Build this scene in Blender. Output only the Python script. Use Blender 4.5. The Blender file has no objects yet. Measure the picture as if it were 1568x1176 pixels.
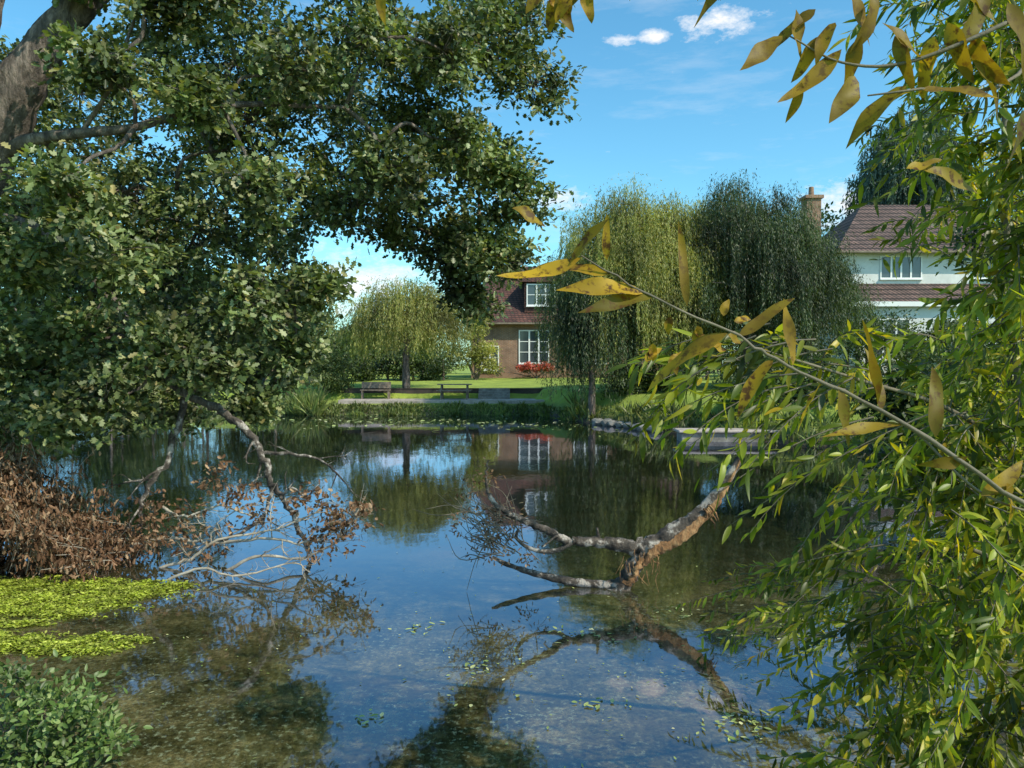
import bpy, bmesh, math, numpy as np
from mathutils import Vector
R = np.random.default_rng(7)
S = bpy.context.scene
def nrm(a):
    a = np.asarray(a, float)
    return a/np.maximum(np.linalg.norm(a, axis=-1, keepdims=True), 1e-9)

# ------------------------------------------------------------------ materials
def newmat(name):
    m = bpy.data.materials.new(name); m.use_nodes = True
    nt = m.node_tree; nt.nodes.clear()
    out = nt.nodes.new('ShaderNodeOutputMaterial')
    return m, nt, out
def N(nt, t, **kw):
    n = nt.nodes.new(t)
    for k, v in kw.items(): setattr(n, k, v)
    return n
def ramp(nt, fac, stops, interp='LINEAR'):
    r = nt.nodes.new('ShaderNodeValToRGB'); e = r.color_ramp.elements
    r.color_ramp.interpolation = interp
    while len(e) > 1: e.remove(e[-1])
    e[0].position = stops[0][0]; e[0].color = (*stops[0][1], 1)
    for p, c in stops[1:]:
        x = e.new(p); x.color = (*c, 1)
    nt.links.new(fac, r.inputs[0]); return r.outputs[0]
def pos(nt, scale=(1, 1, 1)):
    g = nt.nodes.new('ShaderNodeNewGeometry')
    m = nt.nodes.new('ShaderNodeMapping'); m.inputs['Scale'].default_value = scale
    nt.links.new(g.outputs['Position'], m.inputs[0]); return m.outputs[0], g
def mixc(nt, fac, a, b, mode='MIX'):
    m = nt.nodes.new('ShaderNodeMix'); m.data_type = 'RGBA'; m.blend_type = mode
    for s, v in ((m.inputs[0], fac), (m.inputs[6], a), (m.inputs[7], b)):
        if isinstance(v, bpy.types.NodeSocket): nt.links.new(v, s)
        elif isinstance(v, (int, float)): s.default_value = v
        else: s.default_value = (*v, 1)
    return m.outputs[2]
def noise(nt, vec, scale, detail=4, rough=.55):
    n = nt.nodes.new('ShaderNodeTexNoise'); n.inputs['Scale'].default_value = scale
    n.inputs['Detail'].default_value = detail; n.inputs['Roughness'].default_value = rough
    if vec is not None: nt.links.new(vec, n.inputs['Vector'])
    return n.outputs[0]

def leaf_mat(name, stops, trans=.3, rough=.45, nscale=.8, dark=.45, spec=.5, blotch=None):
    m, nt, out = newmat(name)
    v, g = pos(nt)
    c = ramp(nt, g.outputs['Random Per Island'], stops)
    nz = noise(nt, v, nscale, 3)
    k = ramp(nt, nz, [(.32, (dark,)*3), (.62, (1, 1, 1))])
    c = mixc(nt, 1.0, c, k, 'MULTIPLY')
    if blotch:
        nb = noise(nt, v, blotch[0], 4, .6)
        f = ramp(nt, nb, [(blotch[2], (0, 0, 0)), (blotch[2]+.12, (1, 1, 1))])
        c = mixc(nt, f, c, blotch[1])
        nb2 = noise(nt, v, 9, 3)
        f2 = ramp(nt, nb2, [(.45, (0, 0, 0)), (.6, (.8, .8, .8))])
        c = mixc(nt, f2, c, blotch[3])
    p = N(nt, 'ShaderNodeBsdfPrincipled'); p.inputs['Roughness'].default_value = rough
    p.inputs['Specular IOR Level'].default_value = spec
    nt.links.new(c, p.inputs['Base Color'])
    t = N(nt, 'ShaderNodeBsdfTranslucent')
    ct = mixc(nt, 1.0, c, (1.4, 1.4, .42), 'MULTIPLY'); nt.links.new(ct, t.inputs[0])
    mx = N(nt, 'ShaderNodeMixShader'); mx.inputs[0].default_value = trans
    nt.links.new(p.outputs[0], mx.inputs[1]); nt.links.new(t.outputs[0], mx.inputs[2])
    nt.links.new(mx.outputs[0], out.inputs[0]); return m

def rough_mat(name, stops, scale=8, rough=.85, bump=.3, stretch=(1, 1, 1), bdist=.02, bscale=None):
    m, nt, out = newmat(name)
    v, g = pos(nt, stretch)
    n1 = noise(nt, v, scale, 8, .65)
    c = ramp(nt, n1, stops)
    p = N(nt, 'ShaderNodeBsdfPrincipled'); p.inputs['Roughness'].default_value = rough
    nt.links.new(c, p.inputs['Base Color'])
    n2 = noise(nt, v, bscale or scale*3, 6, .7)
    b = N(nt, 'ShaderNodeBump'); b.inputs['Strength'].default_value = bump; b.inputs['Distance'].default_value = bdist
    nt.links.new(n2, b.inputs['Height']); nt.links.new(b.outputs[0], p.inputs['Normal'])
    nt.links.new(p.outputs[0], out.inputs[0]); return m

def brick_mat(name, c1, c2, mortar, bw, bh, ms, bump=.5, rough=.9):
    m, nt, out = newmat(name)
    g = nt.nodes.new('ShaderNodeNewGeometry')
    sx = N(nt, 'ShaderNodeSeparateXYZ'); nt.links.new(g.outputs['Position'], sx.inputs[0])
    ad = N(nt, 'ShaderNodeMath', operation='ADD'); nt.links.new(sx.outputs[0], ad.inputs[0]); nt.links.new(sx.outputs[1], ad.inputs[1])
    cb = N(nt, 'ShaderNodeCombineXYZ')
    nt.links.new(ad.outputs[0], cb.inputs[0])
    nt.links.new(sx.outputs[2], cb.inputs[1])
    b = N(nt, 'ShaderNodeTexBrick'); nt.links.new(cb.outputs[0], b.inputs['Vector'])
    b.inputs['Color1'].default_value = (*c1, 1); b.inputs['Color2'].default_value = (*c2, 1); b.inputs['Mortar'].default_value = (*mortar, 1)
    b.inputs['Scale'].default_value = 1; b.inputs['Brick Width'].default_value = bw; b.inputs['Row Height'].default_value = bh
    b.inputs['Mortar Size'].default_value = ms
    nz = noise(nt, g.outputs['Position'], 1.3, 6, .7)
    k = ramp(nt, nz, [(.3, (.45,)*3), (.7, (1.15,)*3)])
    c = mixc(nt, 1.0, b.outputs[0], k, 'MULTIPLY')
    p = N(nt, 'ShaderNodeBsdfPrincipled'); p.inputs['Roughness'].default_value = rough
    nt.links.new(c, p.inputs['Base Color'])
    bp = N(nt, 'ShaderNodeBump'); bp.inputs['Strength'].default_value = bump; bp.inputs['Distance'].default_value = .03; bp.invert = True
    nt.links.new(b.outputs[1], bp.inputs['Height']); nt.links.new(bp.outputs[0], p.inputs['Normal'])
    nt.links.new(p.outputs[0], out.inputs[0]); return m

M = {}
M['oak'] = leaf_mat('oak_leaves', [(0, (.045, .065, .015)), (.35, (.11, .155, .04)), (.65, (.22, .28, .085)), (.93, (.40, .43, .21)), (1, (.46, .37, .14))], .28, .48, 1.3, .22, .55)  # pale upper stops paint sunlit brightness into some leaves at random
M['willow_y'] = leaf_mat('willow_leaves_yellow', [(0, (.17, .20, .04)), (.5, (.36, .38, .09)), (1, (.58, .52, .16))], .38, .5, .6, .35)
M['willow_d'] = leaf_mat('willow_leaves_green', [(0, (.03, .055, .02)), (.6, (.07, .11, .038)), (1, (.18, .22, .075))], .32, .5, .6, .3)
M['birch'] = leaf_mat('birch_leaves', [(0, (.06, .11, .09)), (1, (.15, .20, .15))], .3, .5, .3, .5)
M['dist'] = leaf_mat('distant_leaves', [(0, (.05, .085, .02)), (.6, (.13, .18, .045)), (1, (.27, .29, .08))], .3, .6, .3, .22)
M['shrub'] = leaf_mat('shrub_leaves', [(0, (.025, .05, .012)), (.6, (.065, .11, .024)), (1, (.18, .23, .055))], .3, .5, 1.0, .3)
M['bank'] = leaf_mat('bank_shrub_leaves', [(0, (.07, .12, .025)), (.6, (.20, .30, .08)), (1, (.38, .46, .18))], .35, .45, 6, .3)
M['sallow'] = leaf_mat('sallow_leaves', [(0, (.08, .12, .012)), (.4, (.23, .30, .024)), (.8, (.46, .48, .045)), (1, (.70, .48, .03))], .5, .42, 2.4, .22, .5)
M['sallow_n'] = leaf_mat('sallow_leaves_yellowing', [(0, (.19, .15, .02)), (.5, (.46, .29, .022)), (1, (.62, .37, .03))], .4, .5, 6, .5, .2, (75, (.10, .045, .014), .51, (.18, .11, .018)))
M['dead'] = leaf_mat('dead_leaves', [(0, (.12, .06, .03)), (.6, (.30, .165, .095)), (1, (.50, .34, .21))], .25, .8, 4, .3, .2)
M['reed'] = leaf_mat('reed_blades', [(0, (.08, .12, .025)), (.7, (.20, .27, .055)), (1, (.38, .37, .12))], .3, .5, .6, .3)
M['float'] = leaf_mat('floating_leaves', [(0, (.18, .26, .06)), (.6, (.42, .48, .16)), (1, (.68, .64, .36))], .1, .5, 2, .7)
M['algae'] = leaf_mat('algae', [(0, (.18, .23, .02)), (.5, (.40, .48, .04)), (1, (.62, .64, .13))], .2, .6, 6, .32, .4)
M['flower'] = leaf_mat('flower_petals', [(0, (.5, .06, .05)), (.7, (.7, .14, .10)), (1, (.8, .4, .33))], .3, .6, 2, .5)
M['bark'] = rough_mat('oak_bark', [(.32, (.05, .038, .033)), (.5, (.16, .125, .105)), (.68, (.42, .33, .28))], 11, .9, 1, (1, 1, .3), .1, 22)
M['twig'] = rough_mat('twig_bark', [(.3, (.07, .06, .04)), (.7, (.2, .165, .115))], 9, .8, .3)
M['pale'] = rough_mat('bleached_wood', [(.3, (.16, .13, .10)), (.5, (.34, .29, .22)), (.7, (.52, .46, .37))], 7, .8, .5, (1, 1, 1), .01)
M['log'] = rough_mat('weathered_log', [(.36, (.025, .02, .016)), (.52, (.12, .095, .075)), (.60, (.50, .44, .38))], 8, .85, 1, (1, 1, 1), .04, 30)
M['torn'] = rough_mat('torn_wood', [(.34, (.08, .045, .02)), (.5, (.34, .17, .07)), (.66, (.60, .36, .17))], 14, .9, 1, (1, 1, .5), .04, 35)
M['white'] = rough_mat('white_paint', [(.3, (.74, .74, .72)), (.7, (.82, .82, .8))], 2, .5, .05)
M['render'] = rough_mat('white_render', [(.3, (.55, .55, .53)), (.7, (.74, .74, .72))], 1.2, .85, .2)
M['stone'] = rough_mat('stone', [(.3, (.10, .09, .08)), (.7, (.32, .30, .27))], 3.5, .9, .8)
M['paving'] = rough_mat('paving', [(.3, (.24, .20, .17)), (.7, (.52, .44, .39))], 3.5, .9, .5)
M['wood'] = rough_mat('garden_wood', [(.3, (.12, .09, .06)), (.7, (.3, .23, .18))], 6, .8, .4)
M['brick'] = brick_mat('red_brick', (.36, .18, .10), (.28, .14, .08), (.32, .27, .22), .225, .075, .012)
M['darkbrick'] = brick_mat('old_brick', (.08, .05, .04), (.05, .04, .03), (.07, .06, .05), .225, .075, .012)
M['tile'] = brick_mat('clay_tiles', (.17, .066, .048), (.10, .042, .036), (.03, .018, .014), .24, .15, .02, 1.0)
M['tile2'] = brick_mat('brown_tiles', (.22, .13, .11), (.14, .09, .08), (.03, .02, .018), .26, .30, .045, 1.0)
m, nt, out = newmat('window_glass')
p = N(nt, 'ShaderNodeBsdfPrincipled'); p.inputs['Base Color'].default_value = (.05, .06, .07, 1); p.inputs['Roughness'].default_value = .06
p.inputs['Specular IOR Level'].default_value = .8
nt.links.new(p.outputs[0], out.inputs[0]); M['glass'] = m

# ground
m, nt, out = newmat('grass_and_mud')
v, g = pos(nt)
sx = N(nt, 'ShaderNodeSeparateXYZ'); nt.links.new(v, sx.inputs[0])
gr = ramp(nt, noise(nt, v, .9, 8, .7), [(.3, (.15, .19, .03)), (.55, (.27, .34, .045)), (.75, (.38, .42, .08))])
md = ramp(nt, noise(nt, v, 3, 8, .7), [(.3, (.03, .025, .015)), (.7, (.10, .08, .05))])
mr = N(nt, 'ShaderNodeMapRange'); mr.inputs[1].default_value = .15; mr.inputs[2].default_value = .6
nt.links.new(sx.outputs[2], mr.inputs[0])
c = mixc(nt, mr.outputs[0], md, gr)
p = N(nt, 'ShaderNodeBsdfPrincipled'); p.inputs['Roughness'].default_value = .95; nt.links.new(c, p.inputs['Base Color'])
b = N(nt, 'ShaderNodeBump'); b.inputs['Strength'].default_value = .6; b.inputs['Distance'].default_value = .05
nt.links.new(noise(nt, v, 25, 5, .7), b.inputs['Height']); nt.links.new(b.outputs[0], p.inputs['Normal'])
nt.links.new(p.outputs[0], out.inputs[0]); M['ground'] = m

# water : gravel/weed bed visible in the shallows near the bank, dark where deep, fresnel reflection on top
m, nt, out = newmat('water')
v, g = pos(nt)
sx = N(nt, 'ShaderNodeSeparateXYZ'); nt.links.new(v, sx.inputs[0])
bed = ramp(nt, noise(nt, v, 1.7, 10, .82), [(.36, (.014, .016, .006)), (.5, (.07, .062, .022)), (.64, (.20, .165, .07))])
grv = ramp(nt, noise(nt, v, 30, 4, .7), [(.35, (.45, .45, .45)), (.65, (1.5, 1.5, 1.5))])
bed = mixc(nt, 1.0, bed, grv, 'MULTIPLY')
spk = ramp(nt, noise(nt, v, 22, 5, .72), [(.54, (0, 0, 0)), (.62, (1, 1, 1))])
spm = ramp(nt, noise(nt, v, .8, 4, .6), [(.40, (.12, .12, .12)), (.60, (.85, .85, .85))])
sf = mixc(nt, 1.0, spk, spm, 'MULTIPLY')
bed = mixc(nt, sf, bed, (.27, .30, .18))
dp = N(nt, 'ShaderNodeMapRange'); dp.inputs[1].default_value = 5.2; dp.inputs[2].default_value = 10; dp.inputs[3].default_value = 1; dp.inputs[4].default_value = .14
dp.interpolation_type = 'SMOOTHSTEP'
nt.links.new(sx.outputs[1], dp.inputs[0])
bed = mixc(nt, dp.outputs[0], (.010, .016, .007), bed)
d = N(nt, 'ShaderNodeBsdfDiffuse'); nt.links.new(bed, d.inputs[0])
gl = N(nt, 'ShaderNodeBsdfGlossy'); gl.inputs['Roughness'].default_value = .035; gl.inputs[0].default_value = (.66, .67, .82, 1)
v2, _ = pos(nt, (1, .45, 1))
bp = N(nt, 'ShaderNodeBump'); bp.inputs['Strength'].default_value = .2; bp.inputs['Distance'].default_value = .02
nh = N(nt, 'ShaderNodeMath', operation='ADD'); nt.links.new(noise(nt, v2, 1.6, 3, .5), nh.inputs[0])
n3 = N(nt, 'ShaderNodeMath', operation='MULTIPLY'); nt.links.new(noise(nt, v2, 11, 2, .5), n3.inputs[0]); n3.inputs[1].default_value = .15
nt.links.new(n3.outputs[0], nh.inputs[1]); nt.links.new(nh.outputs[0], bp.inputs['Height'])
nt.links.new(bp.outputs[0], gl.inputs['Normal'])
fr = N(nt, 'ShaderNodeFresnel'); fr.inputs[0].default_value = 1.72
mr = N(nt, 'ShaderNodeMapRange'); mr.inputs[1].default_value = 0; mr.inputs[2].default_value = .75; mr.inputs[3].default_value = .12; mr.inputs[4].default_value = 1
nt.links.new(fr.outputs[0], mr.inputs[0])
mx = N(nt, 'ShaderNodeMixShader'); nt.links.new(mr.outputs[0], mx.inputs[0]); nt.links.new(d.outputs[0], mx.inputs[1]); nt.links.new(gl.outputs[0], mx.inputs[2])
nt.links.new(mx.outputs[0], out.inputs[0]); M['water'] = m

# ------------------------------------------------------------------ mesh helpers
def add_obj(name, verts, faces, mat, parent=None, smooth=False):
    me = bpy.data.meshes.new(name); me.from_pydata([tuple(v) for v in verts], [], faces); me.update()
    o = bpy.data.objects.new(name, me); S.collection.objects.link(o)
    me.materials.append(mat)
    if smooth: me.polygons.foreach_set('use_smooth', [True]*len(me.polygons))
    if parent: o.parent = parent
    return o
def np_mesh(name, verts, loops, starts, mat, parent=None, smooth=False):
    me = bpy.data.meshes.new(name)
    me.vertices.add(len(verts)); me.vertices.foreach_set('co', np.ascontiguousarray(verts, dtype=np.float32).ravel())
    me.loops.add(len(loops)); me.loops.foreach_set('vertex_index', loops.astype(np.int32))
    me.polygons.add(len(starts)); me.polygons.foreach_set('loop_start', starts.astype(np.int32))
    if smooth: me.polygons.foreach_set('use_smooth', np.ones(len(starts), bool))
    me.update(calc_edges=True); me.validate()
    me.materials.append(mat)
    o = bpy.data.objects.new(name, me); S.collection.objects.link(o)
    if parent: o.parent = parent
    return o
def empty(name):
    e = bpy.data.objects.new(name, None); S.collection.objects.link(e); e.empty_display_size = .2; return e

T = {}
def tmpl_rhomb():
    return np.array([(0, 0), (.45, -.5), (1, 0), (.45, .5)], float), [[0, 1, 2, 3]]
def tmpl_oak():
    left = [(.15, .12), (.34, .42), (.46, .22), (.66, .5), (.78, .26), (.92, .3)]
    v = [(0, 0)] + left + [(1, .05)] + [(u, -w) for u, w in left]
    return np.array(v, float), [[0, 1, 2, 3, 4, 5, 6, 7], [7, 13, 12, 11, 10, 9, 8, 0]]
def tmpl_lance(n=5):
    us = np.linspace(0, 1, n+1)[1:-1]; wd = np.sin(np.pi*us**.8)**.8*.5
    v = [(0, 0)]+[(u, 0) for u in us]+[(1, 0)]+[(u, w) for u, w in zip(us, wd)]+[(u, -w) for u, w in zip(us, wd)]
    k = len(us); mid = list(range(0, k+2)); L = list(range(k+2, 2*k+2)); Rr = list(range(2*k+2, 3*k+2)); f = []
    for side, fl in ((L, 0), (Rr, 1)):
        fs = [[mid[0], mid[1], side[0]]]+[[mid[i], mid[i+1], side[i], side[i-1]] for i in range(1, k)]+[[mid[k], mid[k+1], side[k-1]]]
        f += [x[::-1] if fl else x for x in fs]
    return np.array(v, float), f
T['r'] = tmpl_rhomb(); T['o'] = tmpl_oak(); T['l'] = tmpl_lance(5); T['L'] = tmpl_lance(10)

class Leaves:
    def __init__(s): s.a = []
    def add(s, P, D, Nn, L, W, C=0):
        P = np.atleast_2d(P); n = len(P)
        f = lambda x: np.broadcast_to(np.asarray(x, float), (n,)).copy()
        s.a.append((P, np.broadcast_to(D, (n, 3)), np.broadcast_to(Nn, (n, 3)), f(L), f(W), f(C)))
    def build(s, name, tm, mat, parent=None, fold=.25, wave=0):
        P, D, Nn, L, W, C = [np.concatenate([x[i] for x in s.a]) for i in range(6)]
        D = nrm(D); Sd = nrm(np.cross(D, Nn)); Nn = np.cross(Sd, D)
        t, faces = T[tm]; n = len(P); k = len(t)
        u = t[:, 0][None, :, None]; vv = t[:, 1][None, :, None]
        V = P[:, None, :] + D[:, None, :]*(u*L[:, None, None]) + Sd[:, None, :]*(vv*W[:, None, None])
        V = V + Nn[:, None, :]*(np.abs(vv)*fold*W[:, None, None] - u*u*(C*L)[:, None, None])
        if wave:
            ph = R.uniform(0, 6.28, n)[:, None, None]
            V = V + Nn[:, None, :]*(np.sin(u*9+ph+np.sign(vv)*1.3)*np.abs(vv)*W[:, None, None]*wave) + Sd[:, None, :]*(np.sin(u*4+ph)*W[:, None, None]*.25*u)
        lf = np.concatenate([np.array(f) for f in faces]); sz = np.array([len(f) for f in faces])
        loops = (np.arange(n)[:, None]*k + lf[None, :]).ravel()
        st0 = np.concatenate([[0], np.cumsum(sz)[:-1]])
        starts = (np.arange(n)[:, None]*sz.sum() + st0[None, :]).ravel()
        return np_mesh(name, V.reshape(-1, 3), loops, starts, mat, parent)

def spline(pts, n=6):
    p = np.array(pts, float)
    if len(p) < 3: return np.linspace(p[0], p[-1], n+1)
    e = np.vstack([2*p[0]-p[1], p, 2*p[-1]-p[-2]]); o = []
    for i in range(1, len(e)-2):
        for t in np.arange(n)/n:
            a, b, c, d = e[i-1], e[i], e[i+1], e[i+2]
            o.append(.5*((2*b)+(c-a)*t+(2*a-5*b+4*c-d)*t*t+(3*b-a-3*c+d)*t**3))
    o.append(p[-1]); return np.array(o)
class Tubes:
    def __init__(s): s.V = []; s.F = []; s.n = 0
    def add(s, path, r0, r1=None, sides=6, rough=0, radii=None):
        path = np.asarray(path, float); n = len(path)
        rr = np.interp(np.linspace(0, 1, n), np.linspace(0, 1, len(radii)), radii) if radii is not None else np.linspace(r0, r1 if r1 is not None else r0, n)
        t = nrm(np.gradient(path, axis=0)); ref = np.array([.13, .31, .94]) if abs(t[0][2]) < .9 else np.array([1., .1, .05])
        a = nrm(np.cross(t, ref)); b = np.cross(t, a)
        an = np.linspace(0, 2*np.pi, sides, endpoint=False)
        rad = rr[:, None]*(1 + rough*R.normal(size=(n, sides)))
        V = path[:, None, :] + a[:, None, :]*(np.cos(an)*rad)[..., None] + b[:, None, :]*(np.sin(an)*rad)[..., None]
        s.V.append(V.reshape(-1, 3))
        i = np.arange(n-1)[:, None]*sides + np.arange(sides)[None, :]
        j = np.arange(n-1)[:, None]*sides + (np.arange(sides)[None, :]+1) % sides
        s.F.append((np.stack([i, j, j+sides, i+sides], -1).reshape(-1, 4)) + s.n); s.n += n*sides
    def build(s, name, mat, parent=None):
        V = np.concatenate(s.V); F = np.concatenate(s.F)
        return np_mesh(name, V, F.ravel(), np.arange(len(F))*4, mat, parent, True)

def clump(LV, TB, c, r, ntw, nl, spread, L, W, up=.9, droop=.15, flat=.8, twr=.008, hem=0):
    c = np.array(c, float)
    d = nrm(R.normal(size=(ntw, 3))+np.array([0, 0, hem])); rad = r*R.uniform(.25, 1.0, ntw)**.6*R.uniform(.8, 1.2, ntw)
    tw = c + d*rad[:, None]*np.array([1, 1, flat])*R.uniform(.85, 1.15, 3)
    if TB is not None:
        for q in tw:
            mid = (c+q)/2 + R.normal(size=3)*r*.12
            TB.add(spline([c, mid, q], 3), twr, twr*.35, 3)
    n = ntw*nl; idx = np.repeat(np.arange(ntw), nl)
    sc = R.uniform(.5, 1.4, ntw)[idx]
    off = R.normal(size=(n, 3))*(spread*sc)[:, None]*np.array([1, 1, .6])
    P = tw[idx] + off
    D = nrm(nrm(off)*.8 + R.normal(size=(n, 3))*.6 + np.array([0, 0, -droop]))
    Nn = nrm(np.array([0.3, -.35, up]) + R.normal(size=(n, 3))*.5)
    LV.add(P, D, Nn, L*R.uniform(.65, 1.25, n), W*R.uniform(.7, 1.2, n), R.normal(size=n)*.2)

# ------------------------------------------------------------------ terrain
FX = [-400, -60, -15, -8, 1, 3, 5, 8, 14, 22, 30, 60]; FY = [60, 43, 38, 35, 35, 30, 26, 21.5, 17, 11, 7.5, 7.2]
NX = [-400, -60, -20, -9, -6.3, -5.4, -4.6, -4, -2.5, -1.7, 0, 1.5, 2.4, 4, 8, 60]; NY = [40, 31, 20, 12.5, 9.3, 8.0, 6.0, 4.6, 4.2, 3.4, 3.0, 3.0, 4.6, 5.4, 6, 7]
def height(x, y):
    f = np.interp(x, FX, FY); n = np.interp(x, NX, NY)
    fi = y-f; ni = n-y
    hf = np.interp(fi, [-3, 0, .8, 2.6, 3.0, 15, 80, 2000], [-.9, -.02, .45, .55, 1.06, 1.42, 1.6, 3])
    hn = np.interp(ni, [-2.5, 0, 1.2, 6, 2000], [-.9, -.02, .45, .6, 2])
    return np.maximum(hf, hn) + .03*np.sin(x*1.7+y)*np.sin(y*1.3-x*.6)
gx = np.unique(np.concatenate([np.linspace(-1500, -60, 14), np.arange(-60, 60, .5), np.linspace(60, 1500, 14)]))
gy = np.unique(np.concatenate([np.linspace(-300, -10, 8), np.arange(-10, 62, .4), np.linspace(62, 2500, 16)]))
X, Y = np.meshgrid(gx, gy); Z = height(X, Y)
nx, ny = len(gx), len(gy)
i = (np.arange(ny-1)[:, None]*nx + np.arange(nx-1)[None, :]).ravel()
F = np.stack([i, i+1, i+1+nx, i+nx], -1)
np_mesh('ground', np.stack([X, Y, Z], -1).reshape(-1, 3), F.ravel(), np.arange(len(F))*4, M['ground'], None, True)
add_obj('water', [(-400, -5, 0), (70, -5, 0), (70, 62, 0), (-400, 62, 0)], [(0, 1, 2, 3)], M['water'])

# ------------------------------------------------------------------ oak (left foreground)
oak = empty('oak_tree')
TB = Tubes(); LV = Leaves()
trunk = spline([(-7.9, 9.6, .1), (-7.2, 9.4, 2.0), (-6.5, 9.1, 3.7), (-5.85, 9.0, 4.9), (-5.4, 9.0, 5.7), (-5.0, 9.2, 6.4), (-4.3, 9.8, 7.6)], 8)
TB.add(trunk, .4, .14, 14, .08)
TB.add(spline([(-6.2, 9.0, 4.3), (-6.0, 8.8, 5.2), (-5.8, 8.8, 6.2), (-5.6, 8.9, 7.6)], 8), .17, .1, 12, .08)
TB.add(spline([(-5.9, 9.0, 4.6), (-5.4, 8.9, 4.75), (-4.9, 8.8, 4.78), (-4.2, 8.8, 4.86), (-3.4, 9.4, 5.3), (-2.2, 10.4, 5.6)], 6), .085, .025, 10, .09)
TB.add(spline([(-6.3, 9.1, 4.0), (-5.6, 9.4, 3.8), (-5.0, 9.5, 3.2), (-4.5, 9.5, 2.5), (-3.95, 9.2, 1.95), (-3.48, 9, 1.75)], 6), .07, .04, 8, .06)
TB.add(spline([(-4.8, 8.8, 4.8), (-4.4, 8.7, 5.3), (-4.25, 8.8, 5.9), (-4.1, 8.8, 6.3)], 5), .028, .014, 6)
nodes = [tuple(p) for p in trunk[16:]] + [(-4.2, 8.8, 4.86), (-3.4, 9.4, 5.3), (-2.2, 10.4, 5.6), (-5.7, 8.9, 6.9), (-4.5, 9.5, 2.5), (-5.0, 9.5, 3.2)]
CL = [(0.1, 12, 7.4, .75), (.25, 12, 6.5, .55), (-.8, 12, 6.9, .95), (.2, 12, 4.65, .45), (-.5, 12, 4.3, .6), (-.75, 12, 3.6, .4), (-.3, 12, 3.7, .38), (-.6, 12, 3.2, .3), (-1.3, 12, 4.9, .7), (-1.1, 12, 4.1, .45), (-.4, 12, 5.4, .5),
      (-1.4, 12.5, 5.9, .8), (-1.8, 12, 7.0, .9), (-2.3, 12, 4.6, .5), (-1.8, 12, 4.3, .4), (-2.7, 12.5, 5.3, .7), (-3.0, 12, 6.6, .9), (-3.5, 12, 4.8, .8), (-4.0, 12, 5.8, .8),
      (-3.4, 12, 3.5, .6), (-3.3, 11.5, 2.7, .55), (-3.8, 11.5, 2.15, .5), (-4.5, 12, 3.0, .75), (-4.9, 12, 4.3, .8), (-5.4, 12, 3.6, .8), (-5.9, 12, 4.9, .7),
      (-6.3, 12, 3.8, .8), (-7.0, 12, 4.4, .6), (-7.2, 12, 3.1, .8), (-6.3, 12, 2.5, .8), (-5.4, 12, 2.2, .65), (-6.8, 12, 1.9, .7), (-5.9, 11.5, 1.7, .5), (-4.75, 11, 1.6, .4),
      (-4.3, 12, 6.9, .9), (-5.3, 12, 7.1, .8), (-7.2, 12, 2.2, .7), (-7.7, 11.5, 1.6, .6), (-2.2, 12, 7.9, 1.0), (-.6, 12.5, 8.2, .9), (-4.0, 12, 8.3, 1.0), (-7.3, 12, 6.2, .6),
      (-5.5, 11, 9.4, 1.0), (-7.5, 9.5, 8.4, 1.0),
      (-3.3, 9, 2.2, .3), (-3.0, 9.5, 3.0, .42), (-4.2, 8.8, 3.4, .45), (-3.3, 9.2, 6.6, .5), (-2.6, 9.5, 5.7, .42), (-4.9, 8.6, 2.6, .4),
      (-3.0, 9.3, 4.2, .42), (-3.9, 8.8, 2.5, .4), (-4.6, 8.7, 4.0, .42), (-5.3, 8.7, 3.3, .45), (-5.6, 8.6, 2.4, .42), (-4.4, 8.8, 1.85, .4), (-5.1, 8.6, 1.65, .35), (-2.75, 9.3, 2.45, .3), (-2.4, 9.3, 3.1, .28),
      (-4.4, 8.8, 5.5, .35), (-1.5, 9.8, 4.75, .42), (-.75, 10.5, 5.2, .42), (-1.9, 9.6, 6.3, .45), (-3.6, 8.8, 5.3, .35), (-.5, 11.5, 4.0, .35), (-5.9, 8.7, 3.6, .3), (-3.7, 9, 7.2, .4), (-.9, 10.5, 6.3, .4), (-.1, 11.3, 5.0, .3), (-3.1, 9.1, 1.75, .2),
      (-9.5, 14.5, 6.6, 1.0), (-8.8, 14.5, 5.3, 1.0), (-8.2, 15, 7.4, 1.0), (-7.6, 14.5, 6.2, .9), (-6.6, 14.5, 5.4, .8), (-6.0, 14.5, 7.0, .9), (-5.2, 14.5, 6.0, .7), (-9.6, 14.5, 4.2, 1.0), (-4.6, 14.5, 4.6, .6), (-8.0, 14.5, 4.2, .9), (-2.6, 14, 6.5, .7), (-3.6, 14.5, 7.4, .8),
      (-4.1, 9.0, 6.2, .3), (-4.7, 8.9, 6.6, .3), (-6.4, 8.8, 5.9, .35)]
CL.sort(key=lambda c: (c[0]+5.2)**2+(c[1]-9)**2+(c[2]-5)**2)
for cx, cy, cz, cr in CL:
    c = np.array([cx, cy, cz]) + R.normal(size=3)*np.array([.06, .35, .06])
    nd = np.array(nodes); dd = np.linalg.norm(nd-c, axis=1); q = nd[np.argmin(dd)]; L = dd.min()
    p1 = q+(c-q)*.35+R.normal(size=3)*L*.08+np.array([0, 0, .1*L]); p2 = q+(c-q)*.7+R.normal(size=3)*L*.08+np.array([0, 0, .08*L])
    path = spline([q, p1, p2, c], 5); TB.add(path, .02+.010*L, .012, 6, .05)
    nodes += [tuple(path[8]), tuple(path[-1])]
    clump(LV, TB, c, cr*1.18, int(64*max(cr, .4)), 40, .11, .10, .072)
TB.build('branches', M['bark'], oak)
LV.build('crown_leaves', 'o', M['oak'], oak, .2)

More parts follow.
